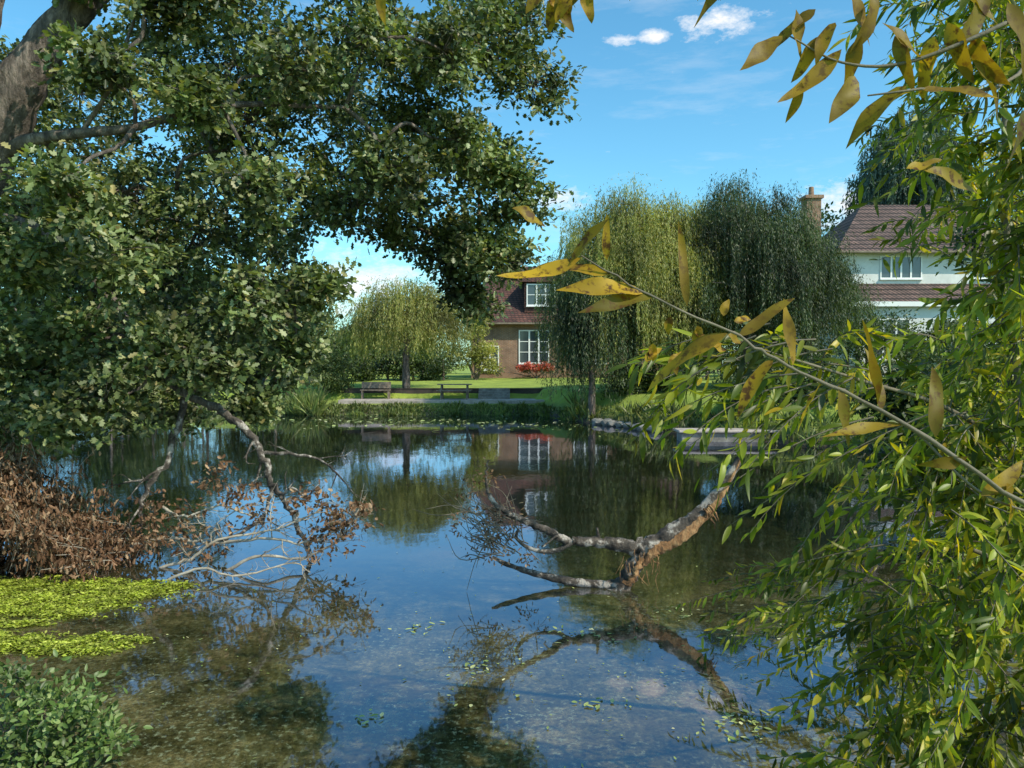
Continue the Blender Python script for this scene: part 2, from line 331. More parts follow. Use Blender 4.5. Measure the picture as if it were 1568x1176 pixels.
# ------------------------------------------------------------------ dead limbs dipping in the water (left)
db = empty('dead_branch')
TB = Tubes(); LV = Leaves()
def limb(pts, r0, r1, TB=TB, sub=5, sl=.35, lvl=0):
    path = spline(pts, 6); path = path + R.normal(size=path.shape)*r0*.35; TB.add(path, r0, r1, 6, .08)
    for _ in range(sub):
        k = R.integers(int(len(path)*.25), len(path)); q = path[k]
        d = nrm(path[min(k, len(path)-1)]-path[max(k-2, 0)]) + R.normal(size=3)*.7; d = nrm(d)
        L = sl*R.uniform(.5, 1.3); pt = [q, q+d*L*.5+R.normal(size=3)*L*.12, q+d*L+R.normal(size=3)*L*.2]
        TB.add(spline(pt, 4), r1*.8, r1*.25, 4)
        if lvl > 0:
            for _ in range(3):
                e = spline(pt, 4)[R.integers(2, 8)]; d2 = nrm(d+R.normal(size=3)*.8); TB.add(spline([e, e+d2*L*.25+R.normal(size=3)*.03, e+d2*L*.5], 3), r1*.4, r1*.15, 3)
    return path
limb([(-3.48, 9, 1.75), (-3.1, 9, 1.5), (-2.88, 9, 1.22), (-2.75, 9, .85), (-2.55, 8.9, .6), (-2.42, 8.9, .3), (-2.25, 8.9, -.05)], .05, .024, TB, sub=6, lvl=1)
limb([(-2.85, 9, 1.2), (-2.5, 9, 1.18), (-2.2, 9.05, 1.1), (-1.95, 9.1, .85)], .022, .010, TB, sub=5, lvl=1)
limb([(-2.75, 9, .85), (-2.8, 8.8, .5), (-3.1, 8.7, .3), (-3.4, 8.7, .18)], .025, .012, TB, sub=6, lvl=1)
limb([(-3.85, 9.2, 1.8), (-4.0, 9.1, 1.15), (-4.25, 9.0, .65), (-4.3, 9, .3)], .045, .02, TB, sub=6, lvl=1)
TB.build('limbs', M['log'], db)
TB = Tubes()
limb([(-4.3, 8.8, .15), (-3.8, 8.7, .28), (-3.3, 8.7, .22), (-2.8, 8.6, .30), (-2.3, 8.6, .25), (-1.9, 8.6, .4)], .025, .010, TB, 14, .4, 1)
limb([(-4.0, 8.9, .6), (-3.7, 8.8, .5), (-3.3, 8.8, .62), (-2.9, 8.8, .5)], .018, .008, TB, 10, .35, 1)
limb([(-3.9, 8.5, -.03), (-3.5, 8.5, .1), (-3.2, 8.5, .3), (-2.6, 8.6, .4), (-2.1, 8.6, .62)], .020, .008, TB, 12, .35, 1)
limb([(-3.1, 8.4, -.03), (-2.7, 8.4, .15), (-2.3, 8.5, .1), (-1.9, 8.5, .3), (-1.7, 8.5, .6)], .020, .008, TB, 14, .3, 1)
limb([(-3.6, 8.0, -.03), (-3.2, 8.0, .12), (-2.8, 8.0, .04), (-2.3, 8.1, .15), (-2.1, 8.1, .05)], .016, .007, TB, 14, .3, 1)
TB.build('bleached_twigs', M['pale'], db)
for c, r, n in [((-1.75, 8.6, .55), .30, 22), ((-2.2, 8.6, .75), .25, 12), ((-3.2, 8.8, .95), .36, 14), ((-2.05, 8.5, .3), .3, 14), ((-3.0, 8.7, .6), .35, 12), ((-3.9, 8.8, .4), .45, 24), ((-3.4, 8.7, .25), .35, 12)]:
    clump(LV, None, c, r, n, 12, .06, .07, .04, .3, .5)
LV.build('dead_leaves', 'o', M['dead'], db, .5)

# ------------------------------------------------------------------ brown dead scrub + bank plants (left)
sc = empty('dead_bracken'); LV = Leaves(); TB = Tubes()
for _ in range(330):
    x = R.uniform(-6.9, -4.1); y = R.uniform(8.0, 9.4) - .3*(x+5)
    hmax = np.interp(x, [-6.9, -5.4, -4.9, -4.5, -4.1], [1.7, 1.5, .8, .45, .3])*R.uniform(.45, 1)
    b = np.array([x, y, 0.05]); d = nrm(np.array([R.normal()*.25, -.25+R.normal()*.2, 1]))
    path = spline([b, b+d*hmax*.6, b+d*hmax+np.array([R.normal()*.12, -.15, -.05])], 4); TB.add(path, .006, .003, 3)
    n = int(36*hmax)+10; t = R.uniform(.1, 1, n); P = path[(t*8).astype(int)] + R.normal(size=(n, 3))*.06
    LV.add(P, nrm(R.normal(size=(n, 3))*.5+np.array([0, 0, -.9])), R.normal(size=(n, 3)), R.uniform(.05, .1, n), R.uniform(.02, .05, n), .3)
TB.build('stalks', M['pale'], sc); LV.build('dry_leaves', 'o', M['dead'], sc, .6)

# algae mat: many tiny ragged fronds lying on the water
LV = Leaves(); NA = 190000; x = R.uniform(-7.6, -2.5, NA); y = R.uniform(5.2, 8.6, NA)
e1 = ((x+4.9)/1.85)**2+((y-7.4)/.70)**2; e2 = ((x+4.1)/1.3)**2+((y-6.15)/.28)**2; e3 = ((x+4.6)/1.0)**2+((y-6.6)/.10)**2
vv = np.minimum(np.minimum(e1, e2), e3*1.2)+.45*np.sin(x*3.1+y*2)*np.sin(y*5-x*2)+.35*np.sin(x*9+y*4)*np.sin(y*13-x*5)+.25*np.sin(x*23)*np.sin(y*29)
k = R.random(NA)*1.1 > vv*1.2-.12
x, y, vv = x[k], y[k], vv[k]; n = len(x); a = R.uniform(0, 6.28, n)
LV.add(np.stack([x, y, .006+R.uniform(0, .03, n)*np.clip(1.1-vv, .1, 1.3)], -1), np.stack([np.cos(a), np.sin(a), R.normal(size=n)*.25], -1), np.stack([R.normal(size=n)*.4, R.normal(size=n)*.4, np.ones(n)], -1), R.uniform(.015, .05, n), R.uniform(.01, .028, n), .1)
LV.build('algae', 'r', M['algae'], None, .3)

# bottom-left shrub on the near bank
sh = empty('bank_shrub'); LV = Leaves(); TB = Tubes()
for c, r in [((-2.5, 4.15, .34), .22), ((-2.3, 4.15, .24), .16), ((-2.75, 4.2, .22), .28), ((-2.3, 4.1, .40), .12), ((-2.65, 4.1, .05), .3), ((-2.4, 4.0, .05), .2), ((-2.6, 4.1, .55), .1), ((-2.15, 4.1, .22), .1)]:
    TB.add(spline([(-2.6, 4.2, -.05), ((c[0]-2.6)/2, 4.2, c[2]/2), c], 4), .012, .006, 4)
    clump(LV, TB, c, r, int(110*r), 18, .05, .045, .022, .8, -.2, 1, .003)
TB.build('stems', M['twig'], sh); LV.build('leaves', 'l', M['bank'], sh)

# ------------------------------------------------------------------ fallen branch in the water
fb = empty('fallen_branch'); TB = Tubes()
main = [(2.3, 7.7, 1.45), (2.2, 7.7, 1.2), (1.93, 7.7, .82), (1.64, 7.7, .58), (1.29, 7.68, .42), (.87, 7.65, .47), (.52, 7.6, .50), (.32, 7.57, .62), (.10, 7.55, .71), (-.06, 7.5, .80), (-.19, 7.5, .90), (-.25, 7.5, 1.08), (-.23, 7.5, 1.30)]
pth = spline(main, 8); pth[8:] += R.normal(size=pth[8:].shape)*.006
TB.add(pth, 0, None, 12, .10, radii=[.02, .04, .065, .085, .085, .052, .042, .036, .032, .026, .02, .014, .006])
TB.add(spline([(1.4, 7.68, .46), (1.22, 7.68, .25), (1.1, 7.67, .05), (.95, 7.66, -.15)], 7), .085, .08, 12, .18)
TB.add(spline([(.62, 7.6, .50), (.42, 7.58, .40), (.2, 7.55, .42), (.05, 7.52, .53), (.06, 7.5, .63)], 6), .028, .012, 7, .1)
TB.add(spline([(.85, 7.65, .5), (.83, 7.62, .62)], 3), .022, .01, 6); TB.add(spline([(.45, 7.6, .52), (.42, 7.5, .56), (.3, 7.45, .47)], 3), .016, .007, 6)
TB.add(spline([(1.1, 7.7, .02), (.75, 7.75, .03), (.35, 7.8, .09), (0, 7.85, .18), (-.2, 7.9, .26)], 6), .055, .015, 9, .12)
TB.build('bark_limb', M['log'], fb)
TB = Tubes()
TB.add(spline([(2.28, 7.67, 1.36), (2.12, 7.66, 1.04), (1.98, 7.66, .83), (1.9, 7.65, .74), (1.64, 7.64, .52), (1.4, 7.62, .39), (1.28, 7.6, .26)], 9), 0, None, 10, .2, radii=[.006, .018, .045, .045, .055, .055, .025])
TB.add(spline([(1.27, 7.6, .33), (1.19, 7.6, .18), (1.12, 7.6, .06)], 6), .035, .035, 8, .35)
for _ in range(22):
    a = np.array([R.uniform(1.08, 1.45), 7.6, R.uniform(.15, .42)]); TB.add(spline([a, a+np.array([R.normal()*.02, -.02, -.06]), a+np.array([R.normal()*.04, -.03, -R.uniform(.08, .2)])], 3), .005, .0015, 4, .2)
for _ in range(10):
    a = np.array([R.uniform(1.85, 2.0), 7.62, R.uniform(.70, .84)]); TB.add(spline([a, a+np.array([.03, -.02, -.04]), a+np.array([R.uniform(.01, .06), -.03, -R.uniform(.05, .12)])], 3), .012, .002, 4, .3)
TB.build('torn_wood', M['torn'], fb)
TB = Tubes(); LV = Leaves()
for _ in range(90):
    a = np.array([-.1+R.normal()*.12, 7.6+R.normal()*.15, R.uniform(.35, .8)]); d = nrm(np.array([-.7+R.normal()*.5, R.normal()*.4, .5+R.normal()*.6])); L = R.uniform(.2, .55)
    TB.add(spline([a, a+d*L*.5+R.normal(size=3)*.05, a+d*L+R.normal(size=3)*.08], 4), .006, .002, 4)
TB.build('dead_twigs', M['twig'], fb)
for c in [(-.4, 7.6, .6), (-.2, 7.6, .45), (-.4, 7.6, .9), (.1, 7.7, .35), (-.1, 7.6, .7), (-.3, 7.6, 1.1)]: clump(LV, None, c, .22, 10, 8, .05, .045, .022, .3, .5)
LV.build('dead_leaves', 'o', M['dead'], fb, .5)

# ------------------------------------------------------------------ right-hand sallow
sal = empty('sallow_tree'); LV = Leaves(); TB = Tubes()
def shoot(LV, TB, b, d, L, n, droop=.5, ll=.085, lw=.019, r=.0035, curl=.25):
    b = np.array(b, float); d = nrm(d); s = R.normal(size=3)*.12
    t = np.linspace(0, 1, 9)[:, None]; path = b + d*L*t + (s*L)*t*t + np.array([0, 0, -droop*L])*t*t
    TB.add(path, r, r*.3, 4)
    tt = np.linspace(.08, 1, n); f = tt*8; i0 = np.minimum(f.astype(int), 7); P = path[i0]+(path[i0+1]-path[i0])*(f-i0)[:, None]
    tg = nrm(path[i0+1]-path[i0]); rd = R.normal(size=(n, 3)); side = nrm(rd-(rd*tg).sum(1, keepdims=True)*tg)
    D = nrm(tg*.75+side*.75+np.array([0, 0, -.35])+R.normal(size=(n, 3))*.15)
    Nn = nrm(np.array([.1, -.3, .9])+R.normal(size=(n, 3))*.55)
    LV.add(P, D, Nn, ll*R.uniform(.6, 1.25, n), lw*R.uniform(.7, 1.3, n), R.normal(size=n)*curl+.12)
TB.add(spline([(3.3, 4.2, .2), (3.0, 4.0, 1.2), (2.7, 3.7, 2.2), (2.45, 3.4, 3.2), (2.2, 3.2, 4.0)], 6), .05, .012, 8, .05)
TB.add(spline([(3.2, 4.3, .2), (3.1, 4.6, 1.4), (3.1, 4.9, 2.8), (3.1, 5, 4.4)], 6), .05, .012, 8, .05)
TB.add(spline([(3.2, 4.0, .3), (2.5, 3.6, 1.0), (2.0, 3.3, 1.4), (1.5, 3.1, 1.5)], 6), .02, .005, 8, .05)
TB.add(spline([(3.0, 4.0, 1.2), (2.3, 3.3, 1.7), (1.7, 3.0, 2.02), (1.2, 2.7, 2.15), (.8, 2.5, 2.25)], 6), .014, .003, 8, .05)
RC = [(1.42, 3, 1.25, .22, 9), (1.52, 3, .98, .3, 20), (1.67, 3, .75, .35, 26), (1.79, 3, 1.23, .38, 28), (1.75, 3, 1.6, .3, 18), (1.9, 3, 1.65, .3, 26), (1.84, 3, 1.98, .28, 22),
      (1.65, 3, 2.0, .22, 10), (1.92, 3, 2.35, .22, 18), (1.98, 3, 2.6, .22, 22), (1.95, 3, 2.9, .25, 26), (1.95, 3, 3.15, .28, 30), (1.88, 3, 3.4, .28, 26), (1.7, 3, 3.62, .22, 18), (1.98, 3, 3.5, .3, 20),
      (1.5, 3, .6, .3, 16), (1.9, 2.8, .7, .35, 18), (1.25, 2.9, 2.1, .15, 3), (.95, 2.7, 2.22, .15, 4), (1.9, 2.7, 1.2, .3, 16),
      (3.1, 5, 3.2, .45, 32), (3.05, 5, 4.2, .5, 38), (3.2, 5, 2.4, .45, 34), (3.0, 5, 1.5, .45, 30), (2.7, 5, .9, .5, 30), (3.0, 5, .7, .6, 34), (3.0, 5.2, 5.1, .6, 34), (3.3, 5, 1.7, .5, 28), (3.4, 5, 3.7, .6, 32), (3.1, 5, 2.0, .4, 24)]
for x, y, z, r, n in RC:
    for _ in range(n):
        b = np.array([x, y, z])+R.normal(size=3)*r*.5+np.array([.12, 0, 0]); d = np.array([-.5+R.normal()*.6, -.2+R.normal()*.6, .2+R.normal()*.55])
        shoot(LV, TB, b, d, R.uniform(.3, .55)*(1.35 if y > 4 else 1), 24 if y < 4 else 36)
for b, d, L in [((1.2, 2.7, 2.2), (-1, -.2, .1), .5), ((1.0, 2.6, 2.25), (-1, 0, .05), .55), ((.9, 2.5, 2.22), (-1, .1, -.1), .45), ((.75, 2.5, 2.25), (-1, .1, .1), .3), ((.8, 2.5, 2.25), (-1, 0, 0), .4), ((1.1, 2.6, 2.15), (-.8, 0, -.3), .4), ((.65, 2.45, 2.22), (-.7, 0, -.2), .3),
                ((1.5, 3, 1.5), (-1, 0, .1), .45), ((1.4, 3, 1.55), (-1, .1, -.2), .4), ((1.35, 3, 1.35), (-1, 0, -.4), .3), ((1.3, 3, 1.9), (-.8, 0, -.6), .4), ((1.4, 3, 1.7), (-.8, .1, -.5), .45), ((1.3, 2.8, 2.1), (-.9, 0, -.1), .6), ((1.5, 2.8, 2.0), (-.9, 0, -.2), .7)]:
    for _ in range(2): shoot(LV, TB, np.array(b)+R.normal(size=3)*.06, np.array(d)+R.normal(size=3)*.14, L, 20, .3)
for _ in range(40):
    shoot(LV, TB, (R.uniform(1.9, 2.9), R.uniform(4.8, 6.0), R.uniform(.35, .7)), (-1+R.normal()*.5, R.normal()*.5, R.normal()*.2), R.uniform(.4, .7), 24, .35)
TB.build('stems', M['twig'], sal); LV.build('leaves', 'l', M['sallow'], sal, .3)

# nearer twigs with large yellowing leaves
TB = Tubes(); LV = Leaves()
def L2(a, b, w, c=.1, y=1.2, y2=None):
    a = np.array([a[0], y, a[1]]); b = np.array([b[0], y2 or y+R.uniform(-.03, .03), b[1]]); d = b-a
    LV.add(a, nrm(d), nrm(np.array([R.normal()*.5, -.7+R.normal()*.3, .7+R.normal()*.4])), np.linalg.norm(d)*1.03, w*1.1, c+R.normal()*.15)
main = [(1.3, 1.5, 1.75), (.95, 1.3, 1.9), (.784, 1.2, 1.99), (.566, 1.2, 2.13), (.42, 1.2, 2.2), (.346, 1.2, 2.245), (.216, 1.2, 2.305), (.106, 1.2, 2.365)]
tw = spline(main, 6); tw += R.normal(size=tw.shape)*.0015
TB.add(tw, 0, None, 7, .08, radii=[.005, .0045, .004, .0032, .0026, .0022, .0018, .0012])
TB.add(spline([(.62, 1.2, 2.1), (.7, 1.2, 2.02), (.78, 1.22, 1.98), (.9, 1.25, 1.95)], 5), .002, .002, 5)
TB.add(spline([(1.2, 1.6, 3.1), (.95, 1.35, 2.85), (.75, 1.2, 2.72), (.6, 1.2, 2.66), (.5, 1.2, 2.66), (.42, 1.2, 2.70)], 5), .005, .0012, 6)
TB.add(spline([(1.1, 1.5, 3.0), (.8, 1.25, 2.66), (.62, 1.2, 2.62), (.54, 1.2, 2.61)], 5), .004, .0012, 6)
for a, b, w, c in [((.106, 2.365), (.0, 2.31), .022, -.2), ((.09, 2.36), (.14, 2.42), .016, .1), ((.2, 2.31), (.075, 2.33), .028, .15), ((.216, 2.305), (.1, 2.285), .022, .1), ((.15, 2.34), (.04, 2.36), .02, .1),
                   ((.268, 2.29), (.255, 2.42), .014, .1), ((.145, 2.36), (.14, 2.43), .012, 0), ((.33, 2.25), (.2, 2.195), .026, .25), ((.346, 2.245), (.43, 2.3), .018, .1), ((.43, 2.2), (.42, 2.3), .018, .2),
                   ((.56, 2.14), (.55, 2.27), .018, .1), ((.566, 2.13), (.565, 2.23), .018, .2), ((.40, 2.21), (.33, 2.14), .02, .2), ((.65, 2.09), (.66, 2.2), .022, .3), ((.7, 2.06), (.63, 2.04), .018, .3),
                   ((.0, 2.44), (.055, 2.425), .02, .2), ((.60, 2.11), (.47, 2.10), .018, .1), ((.5, 2.17), (.52, 2.08), .016, .2), ((.48, 2.18), (.44, 2.11), .016, .2),
                   ((.41, 2.70), (.335, 2.635), .026, .15), ((.52, 2.64), (.485, 2.565), .030, .1), ((.50, 2.68), (.42, 2.59), .024, -.3), ((.44, 2.63), (.425, 2.575), .014, .2), ((.60, 2.625), (.51, 2.555), .026, .3),
                   ((.62, 2.62), (.72, 2.60), .022, .2), ((.66, 2.72), (.69, 2.63), .026, .1), ((.7, 2.7), (.745, 2.62), .03, .2), ((.46, 2.74), (.40, 2.69), .02, .1), ((.62, 2.5), (.73, 2.48), .022, .2), ((.6, 2.50), (.66, 2.51), .018, .1),
                   ((.55, 2.76), (.53, 2.68), .022, .2), ((.75, 2.75), (.8, 2.64), .03, .1), ((.58, 2.70), (.6, 2.62), .02, .2), ((.78, 2.62), (.77, 2.5), .03, .2), ((.35, 2.80), (.27, 2.755), .02, .1),
                   ((.47, 2.70), (.43, 2.64), .02, .2), ((.49, 2.72), (.45, 2.66), .02, .2), ((.53, 2.70), (.50, 2.63), .022, .2), ((.43, 2.74), (.44, 2.67), .02, .2), ((.64, 2.7), (.62, 2.62), .024, .2), ((.7, 2.66), (.78, 2.60), .024, .2),
                   ((.56, 2.72), (.64, 2.66), .022, .2), ((.5, 2.78), (.56, 2.70), .022, .2), ((.66, 2.78), (.74, 2.72), .026, .2), ((.72, 2.76), (.67, 2.68), .026, .2),
                   ((.72, 2.0), (.80, 2.05), .022, .2), ((.76, 2.02), (.79, 1.95), .022, .2)]: L2(a, b, w, c)
for _ in range(20):
    LV.add(np.array([R.uniform(.05, .12), 1.2+R.normal()*.02, 2.79+R.uniform(-.035, .03)]), (R.normal()*.7, .1, -1), (0, -1, .3), .05, .02, .1)
for _ in range(12):
    LV.add(np.array([R.uniform(.17, .34), 1.2, 2.79]), (R.normal()*.8, .1, -.8), (0, -1, .3), .035, .012, .1)
for _ in range(14):
    LV.add(np.array([R.uniform(.2, .36), 1.25, R.uniform(2.2, 2.28)]), (R.normal()*.5, .1, R.normal()*.5), (0, -1, .6), .03, .014, .1)
LV.add(np.array([-.20, 1.2, 2.78]), (.1, 0, -1), (0, -1, .3), .06, .016, .2)
TB.build('near_twigs', M['twig'], sal); LV.build('yellowing_leaves', 'L', M['sallow_n'], sal, .3, .35)

# ------------------------------------------------------------------ floating leaves
LV = Leaves()
for x, y, n, s in [(1.28, 4.7, 34, .12), (-.83, 6.5, 12, .10), (-.23, 5.64, 20, .10), (.53, 5.03, 14, .08), (-.9, 4.84, 12, .06), (1.49, 6.86, 14, .1), (.77, 6.3, 18, .18), (1.6, 4.8, 16, .12), (.46, 6.44, 8, .1), (1.9, 6.3, 34, .35), (-.2, 5.1, 5, .2), (0.2, 5.8, 110, 1.6), (1.2, 5.3, 90, .8), (-1.2, 6.5, 40, 1.0), (0, 9, 80, 2.5), (-3, 5.6, 50, .7), (-6, 31, 160, 2.0), (0, 29, 120, 2.0)]:
    big = y > 20
    P = np.stack([x+R.normal(size=n)*s*(1.5 if big else 1), y+R.normal(size=n)*s*.7, np.full(n, .006)+R.uniform(0, .004, n)], -1)
    a = R.uniform(0, 6.28, n); q = 4 if big else (.55 if s > .5 else 1.0)
    LV.add(P, np.stack([np.cos(a), np.sin(a), a*0+.03], -1), np.stack([R.normal(size=n)*.15, R.normal(size=n)*.15, np.ones(n)], -1), R.uniform(.015, .075, n)*q, R.uniform(.008, .032, n)*q, -.08)
LV.build('floating_leaves', 'l', M['float'])

# ------------------------------------------------------------------ willows on the far bank
def willow(name, cx, cy, zb, rx, ry, ztop, zmid, mat, ntip, per, bottom, trunkr=.3, leafL=.13, leafW=.024, lean=0, dens=20, keep=.5):
    e = empty(name); TB = Tubes(); LV = Leaves()
    TB.add(spline([(cx, cy, zb), (cx+lean*.5, cy, zb+(zmid-zb)*.5), (cx+lean, cy, zmid)], 5), trunkr, trunkr*.6, 10, .07)
    for k in range(ntip):
        a = R.uniform(0, 2*np.pi); q = R.uniform(0.03, 1)**.5
        zt = zmid+(ztop-zmid)*math.sqrt(max(0, 1-min(q, .999)**2))*R.uniform(.70, 1.04)
        tip = np.array([cx+math.cos(a)*rx*q*R.uniform(.8, 1.08), cy+math.sin(a)*ry*q, zt])
        TB.add(spline([(cx+lean, cy, zmid-.3), (np.array([cx, cy, zmid])+tip)/2+np.array([0, 0, .3]), tip], 4), .05, .012, 5)
        n = per; spr = R.uniform(.2, .4)
        st = tip+R.normal(size=(n, 3))*np.array([spr, spr, .22])
        bz = bottom(st[:, 0]) + np.abs(R.normal(size=n))*.9
        kp = R.uniform(keep, 1)
        ln = np.clip((st[:, 2]-bz)*kp, .5, None)*R.uniform(.7, 1, n)
        out = np.array([math.cos(a), math.sin(a), 0])
        m = 90; P = tip+R.normal(size=(m, 3))*np.array([spr*1.2, spr*1.2, .2]); LV.add(P, R.normal(size=(m, 3))+np.array([0, 0, -.6]), R.normal(size=(m, 3))*.5+np.array([0, -.3, 1]), leafL*R.uniform(.7, 1.4, m), leafW*1.2*R.uniform(.7, 1.4, m), 0)
        for j in range(n):
            m = int(ln[j]*dens)+5; t = np.sort(R.uniform(0, 1, m)); o = R.uniform(.1, .45)
            P = st[j]+out*(o*np.minimum(t*3, 1)[:, None])+np.stack([.06*np.sin(t*5+j), .06*np.cos(t*4+j), -ln[j]*t+.12*np.sin(np.minimum(t*4, 3.14))], -1)
            P = P+R.normal(size=P.shape)*.02
            D = nrm(R.normal(size=(m, 3))*.35+np.array([0, 0, -1])+out*.2); Nn = nrm(R.normal(size=(m, 3))+out*.7+np.array([0, 0, .3]))
            LV.add(P, D, Nn, leafL*R.uniform(.7, 1.4, m), leafW*R.uniform(.7, 1.4, m), 0)
    TB.build('trunk_and_limbs', M['bark'], e); LV.build('hanging_foliage', 'r', mat, e)
willow('willow_tree', 5.0, 32, .7, 3.4, 2.6, 9.4, 5.0, M['willow_y'], 115, 20, lambda x: np.interp(x, [1, 2, 5, 7, 8], [.3, .2, .5, 1.6, 2.5]), .35)
willow('willow_tree', 9.6, 31.5, .7, 3.4, 2.7, 9.6, 4.6, M['willow_d'], 115, 20, lambda x: np.interp(x, [7, 10, 12, 14.5], [1.8, 1.6, 2.0, 3.0]), .4)
willow('willow_tree', 12.0, 31.8, .8, 2.2, 1.8, 6.9, 3.4, M['willow_d'], 50, 18, lambda x: x*0+1.8, .25)
willow('willow_tree', 7.5, 33.5, .8, 2.2, 1.8, 9.6, 5.0, M['willow_y'], 45, 18, lambda x: x*0+1.5, .3)
willow('willow_tree', 3.1, 30.4, .3, 1.7, 1.0, 6.2, 3.6, M['willow_d'], 40, 20, lambda x: x*0+.1, .15)
willow('willow_tree', -5.2, 38.5, .8, 3.1, 2.2, 6.3, 3.6, M['willow_y'], 85, 18, lambda x: np.interp(x, [-8.4, -6, -4, -2], [1.5, 2.0, 2.1, 2.6]), .22, .15, .028, 0, 16, .55)
willow('willow_tree', 30.3, 60, 1.6, 4.0, 3.0, 22, 15, M['birch'], 70, 16, lambda x: x*0+9, .4, .32, .08, 0, 9)

# ------------------------------------------------------------------ generic bushes/trees
def bush(name, clumps, mat, L, W, ntw, nl, spread, base=None, trunk=.1):
    e = empty(name); TB = Tubes(); LV = Leaves()
    for c in clumps:
        r = c[3]; b = base if base is not None else (c[0], c[1], 1.0)
        TB.add(spline([b, ((b[0]+c[0])/2, (b[1]+c[1])/2, b[2]*.4+c[2]*.6), c[:3]], 4), trunk, trunk*.4, 6)
        clump(LV, None, c[:3], r, ntw, nl, spread, L, W, .8, .1, .85)
    TB.build('limbs', M['bark'], e); LV.build('foliage', 'r', mat, e)
def row(x0, x1, y, zlo, zhi, r, n, yj=2):
    return [(R.uniform(x0, x1), y+R.normal()*yj, R.uniform(zlo, zhi), r*R.uniform(.7, 1.3)) for _ in range(n)]
bush('distant_trees', row(-62, -17, 66, 2.5, 8.0, 2.4, 36, 4)+row(-17, -3, 70, 2, 5.0, 1.6, 18, 3)+row(-60, -25, 60, 4, 13, 2.6, 34, 4), M['dist'], .34, .18, 85, 16, .38)
bush('distant_trees', row(2, 20, 72, 5, 9, 2.4, 18, 3)+row(22, 62, 70, 3, 12, 3, 34, 4)+row(60, 110, 80, 3, 12, 4, 20, 5), M['dist'], .42, .26, 60, 14, .45)
bush('distant_trees', row(-120, -60, 75, 2, 9, 4, 26, 6), M['dist'], .5, .3, 60, 12, .6)
bush('laurel_hedge', row(-36, -10, 45, 1.6, 4.6, 1.2, 36, 1.0)+row(-9.5, -3, 47, 1.6, 2.6, .8, 9, .5), M['shrub'], .17, .09, 65, 16, .2)
bush('laurel_hedge', row(8, 15, 42, 1.6, 3.8, 1.0, 16, 1.0)+row(15, 33, 40, 1.6, 4.7, 1.1, 34, 1.5), M['shrub'], .17, .09, 60, 16, .2)
bush('bank_shrubs', row(6.5, 12, 25, .9, 1.6, .6, 16, .7)+row(8.5, 13, 27.5, 1.2, 2.2, .7, 12, .6)+row(11, 22, 19, 1.0, 2.4, .8, 24, .8)+row(3.2, 7, 31, .8, 1.8, .6, 9, .6), M['shrub'], .12, .06, 70, 18, .13)
bush('hazel_thicket', row(5.2, 6.6, 10, .4, 1.9, .5, 12, .6)+row(6.5, 10, 10.5, .4, 5.2, .75, 32, .8), M['shrub'], .1, .065, 60, 20, .14)
bush('lilac_bush', [(-9.2, 38, 1.6, .8), (-8.8, 38.4, 2.3, .7), (-9.8, 38.6, 2.4, .8), (-8.3, 38, 1.3, .6)], M['dist'], .14, .07, 70, 18, .12, (-9.1, 38.4, .8))
bush('rose_bush', [(1.6, 49.2, 2.1, .35), (.9, 49.2, 2.0, .3), (2.3, 49.2, 2.0, .35), (-1.0, 49, 1.9, .5)], M['shrub'], .1, .06, 40, 12, .1, (1.5, 49.3, 1.4), .03)
bush('holly_bush', [(-1.5, 47.6, 2.3, .7), (-1.6, 47.6, 3.2, .6), (-2.2, 47.6, 3.0, .8), (-3.0, 47.6, 2.8, .9), (-2.3, 47.6, 4.1, .8), (-2.0, 47.6, 4.9, .5)], M['willow_y'], .16, .07, 60, 16, .15, (-2.2, 47.6, 1.3))
LV = Leaves(); e = empty('geranium_flowers')
for x in (.6, 1.0, 1.5, 1.9, 2.3): clump(LV, None, (x, 48.7, 2.1+R.uniform(-.12, .15)), .28, 40, 8, .07, .09, .09, .5, 0)
LV.build('petals', 'r', M['flower'], e)

# reeds / bank plants along far edge
LV = Leaves()
def reeds(n, x0, x1, s0, s1, h, hw=.03):
    x = R.uniform(x0, x1, n); y = np.interp(x, FX, FY)+R.uniform(s0, s1, n); zz = np.maximum(height(x, y), -.05)
    hh = h*R.uniform(.4, 1.2, n)*(.35+.9*np.sin(x*2.3+np.sin(x*.7)*2)**2)
    LV.add(np.stack([x, y, zz], -1), nrm(np.stack([R.normal(size=n)*.5, R.normal(size=n)*.4-.3, np.ones(n)], -1)), R.normal(size=(n, 3))+np.array([0, -1, .2]), hh, hw*R.uniform(.6, 1.6, n), .3)
reeds(5200, -9, 2.5, -.4, .7, .25, .05); reeds(4500, 2.5, 24, -.2, 1.6, .6, .05); reeds(4000, -60, -9, -.5, 1.5, .6, .07); reeds(900, -10.5, -8.6, -.8, .3, 1.1, .05)
LV.build('reeds', 'r', M['reed'])
LV = Leaves(); n = 6000; x = R.uniform(-14, -4.6, n); y = np.interp(x, NX, NY)-R.uniform(.2, 1.8, n)
LV.add(np.stack([x, y, height(x, y)], -1), nrm(np.stack([R.normal(size=n)*.4, R.normal(size=n)*.4, np.ones(n)], -1)), R.normal(size=(n, 3)), R.uniform(.08, .3, n), .012, .3)
LV.build('grass', 'r', M['reed'])

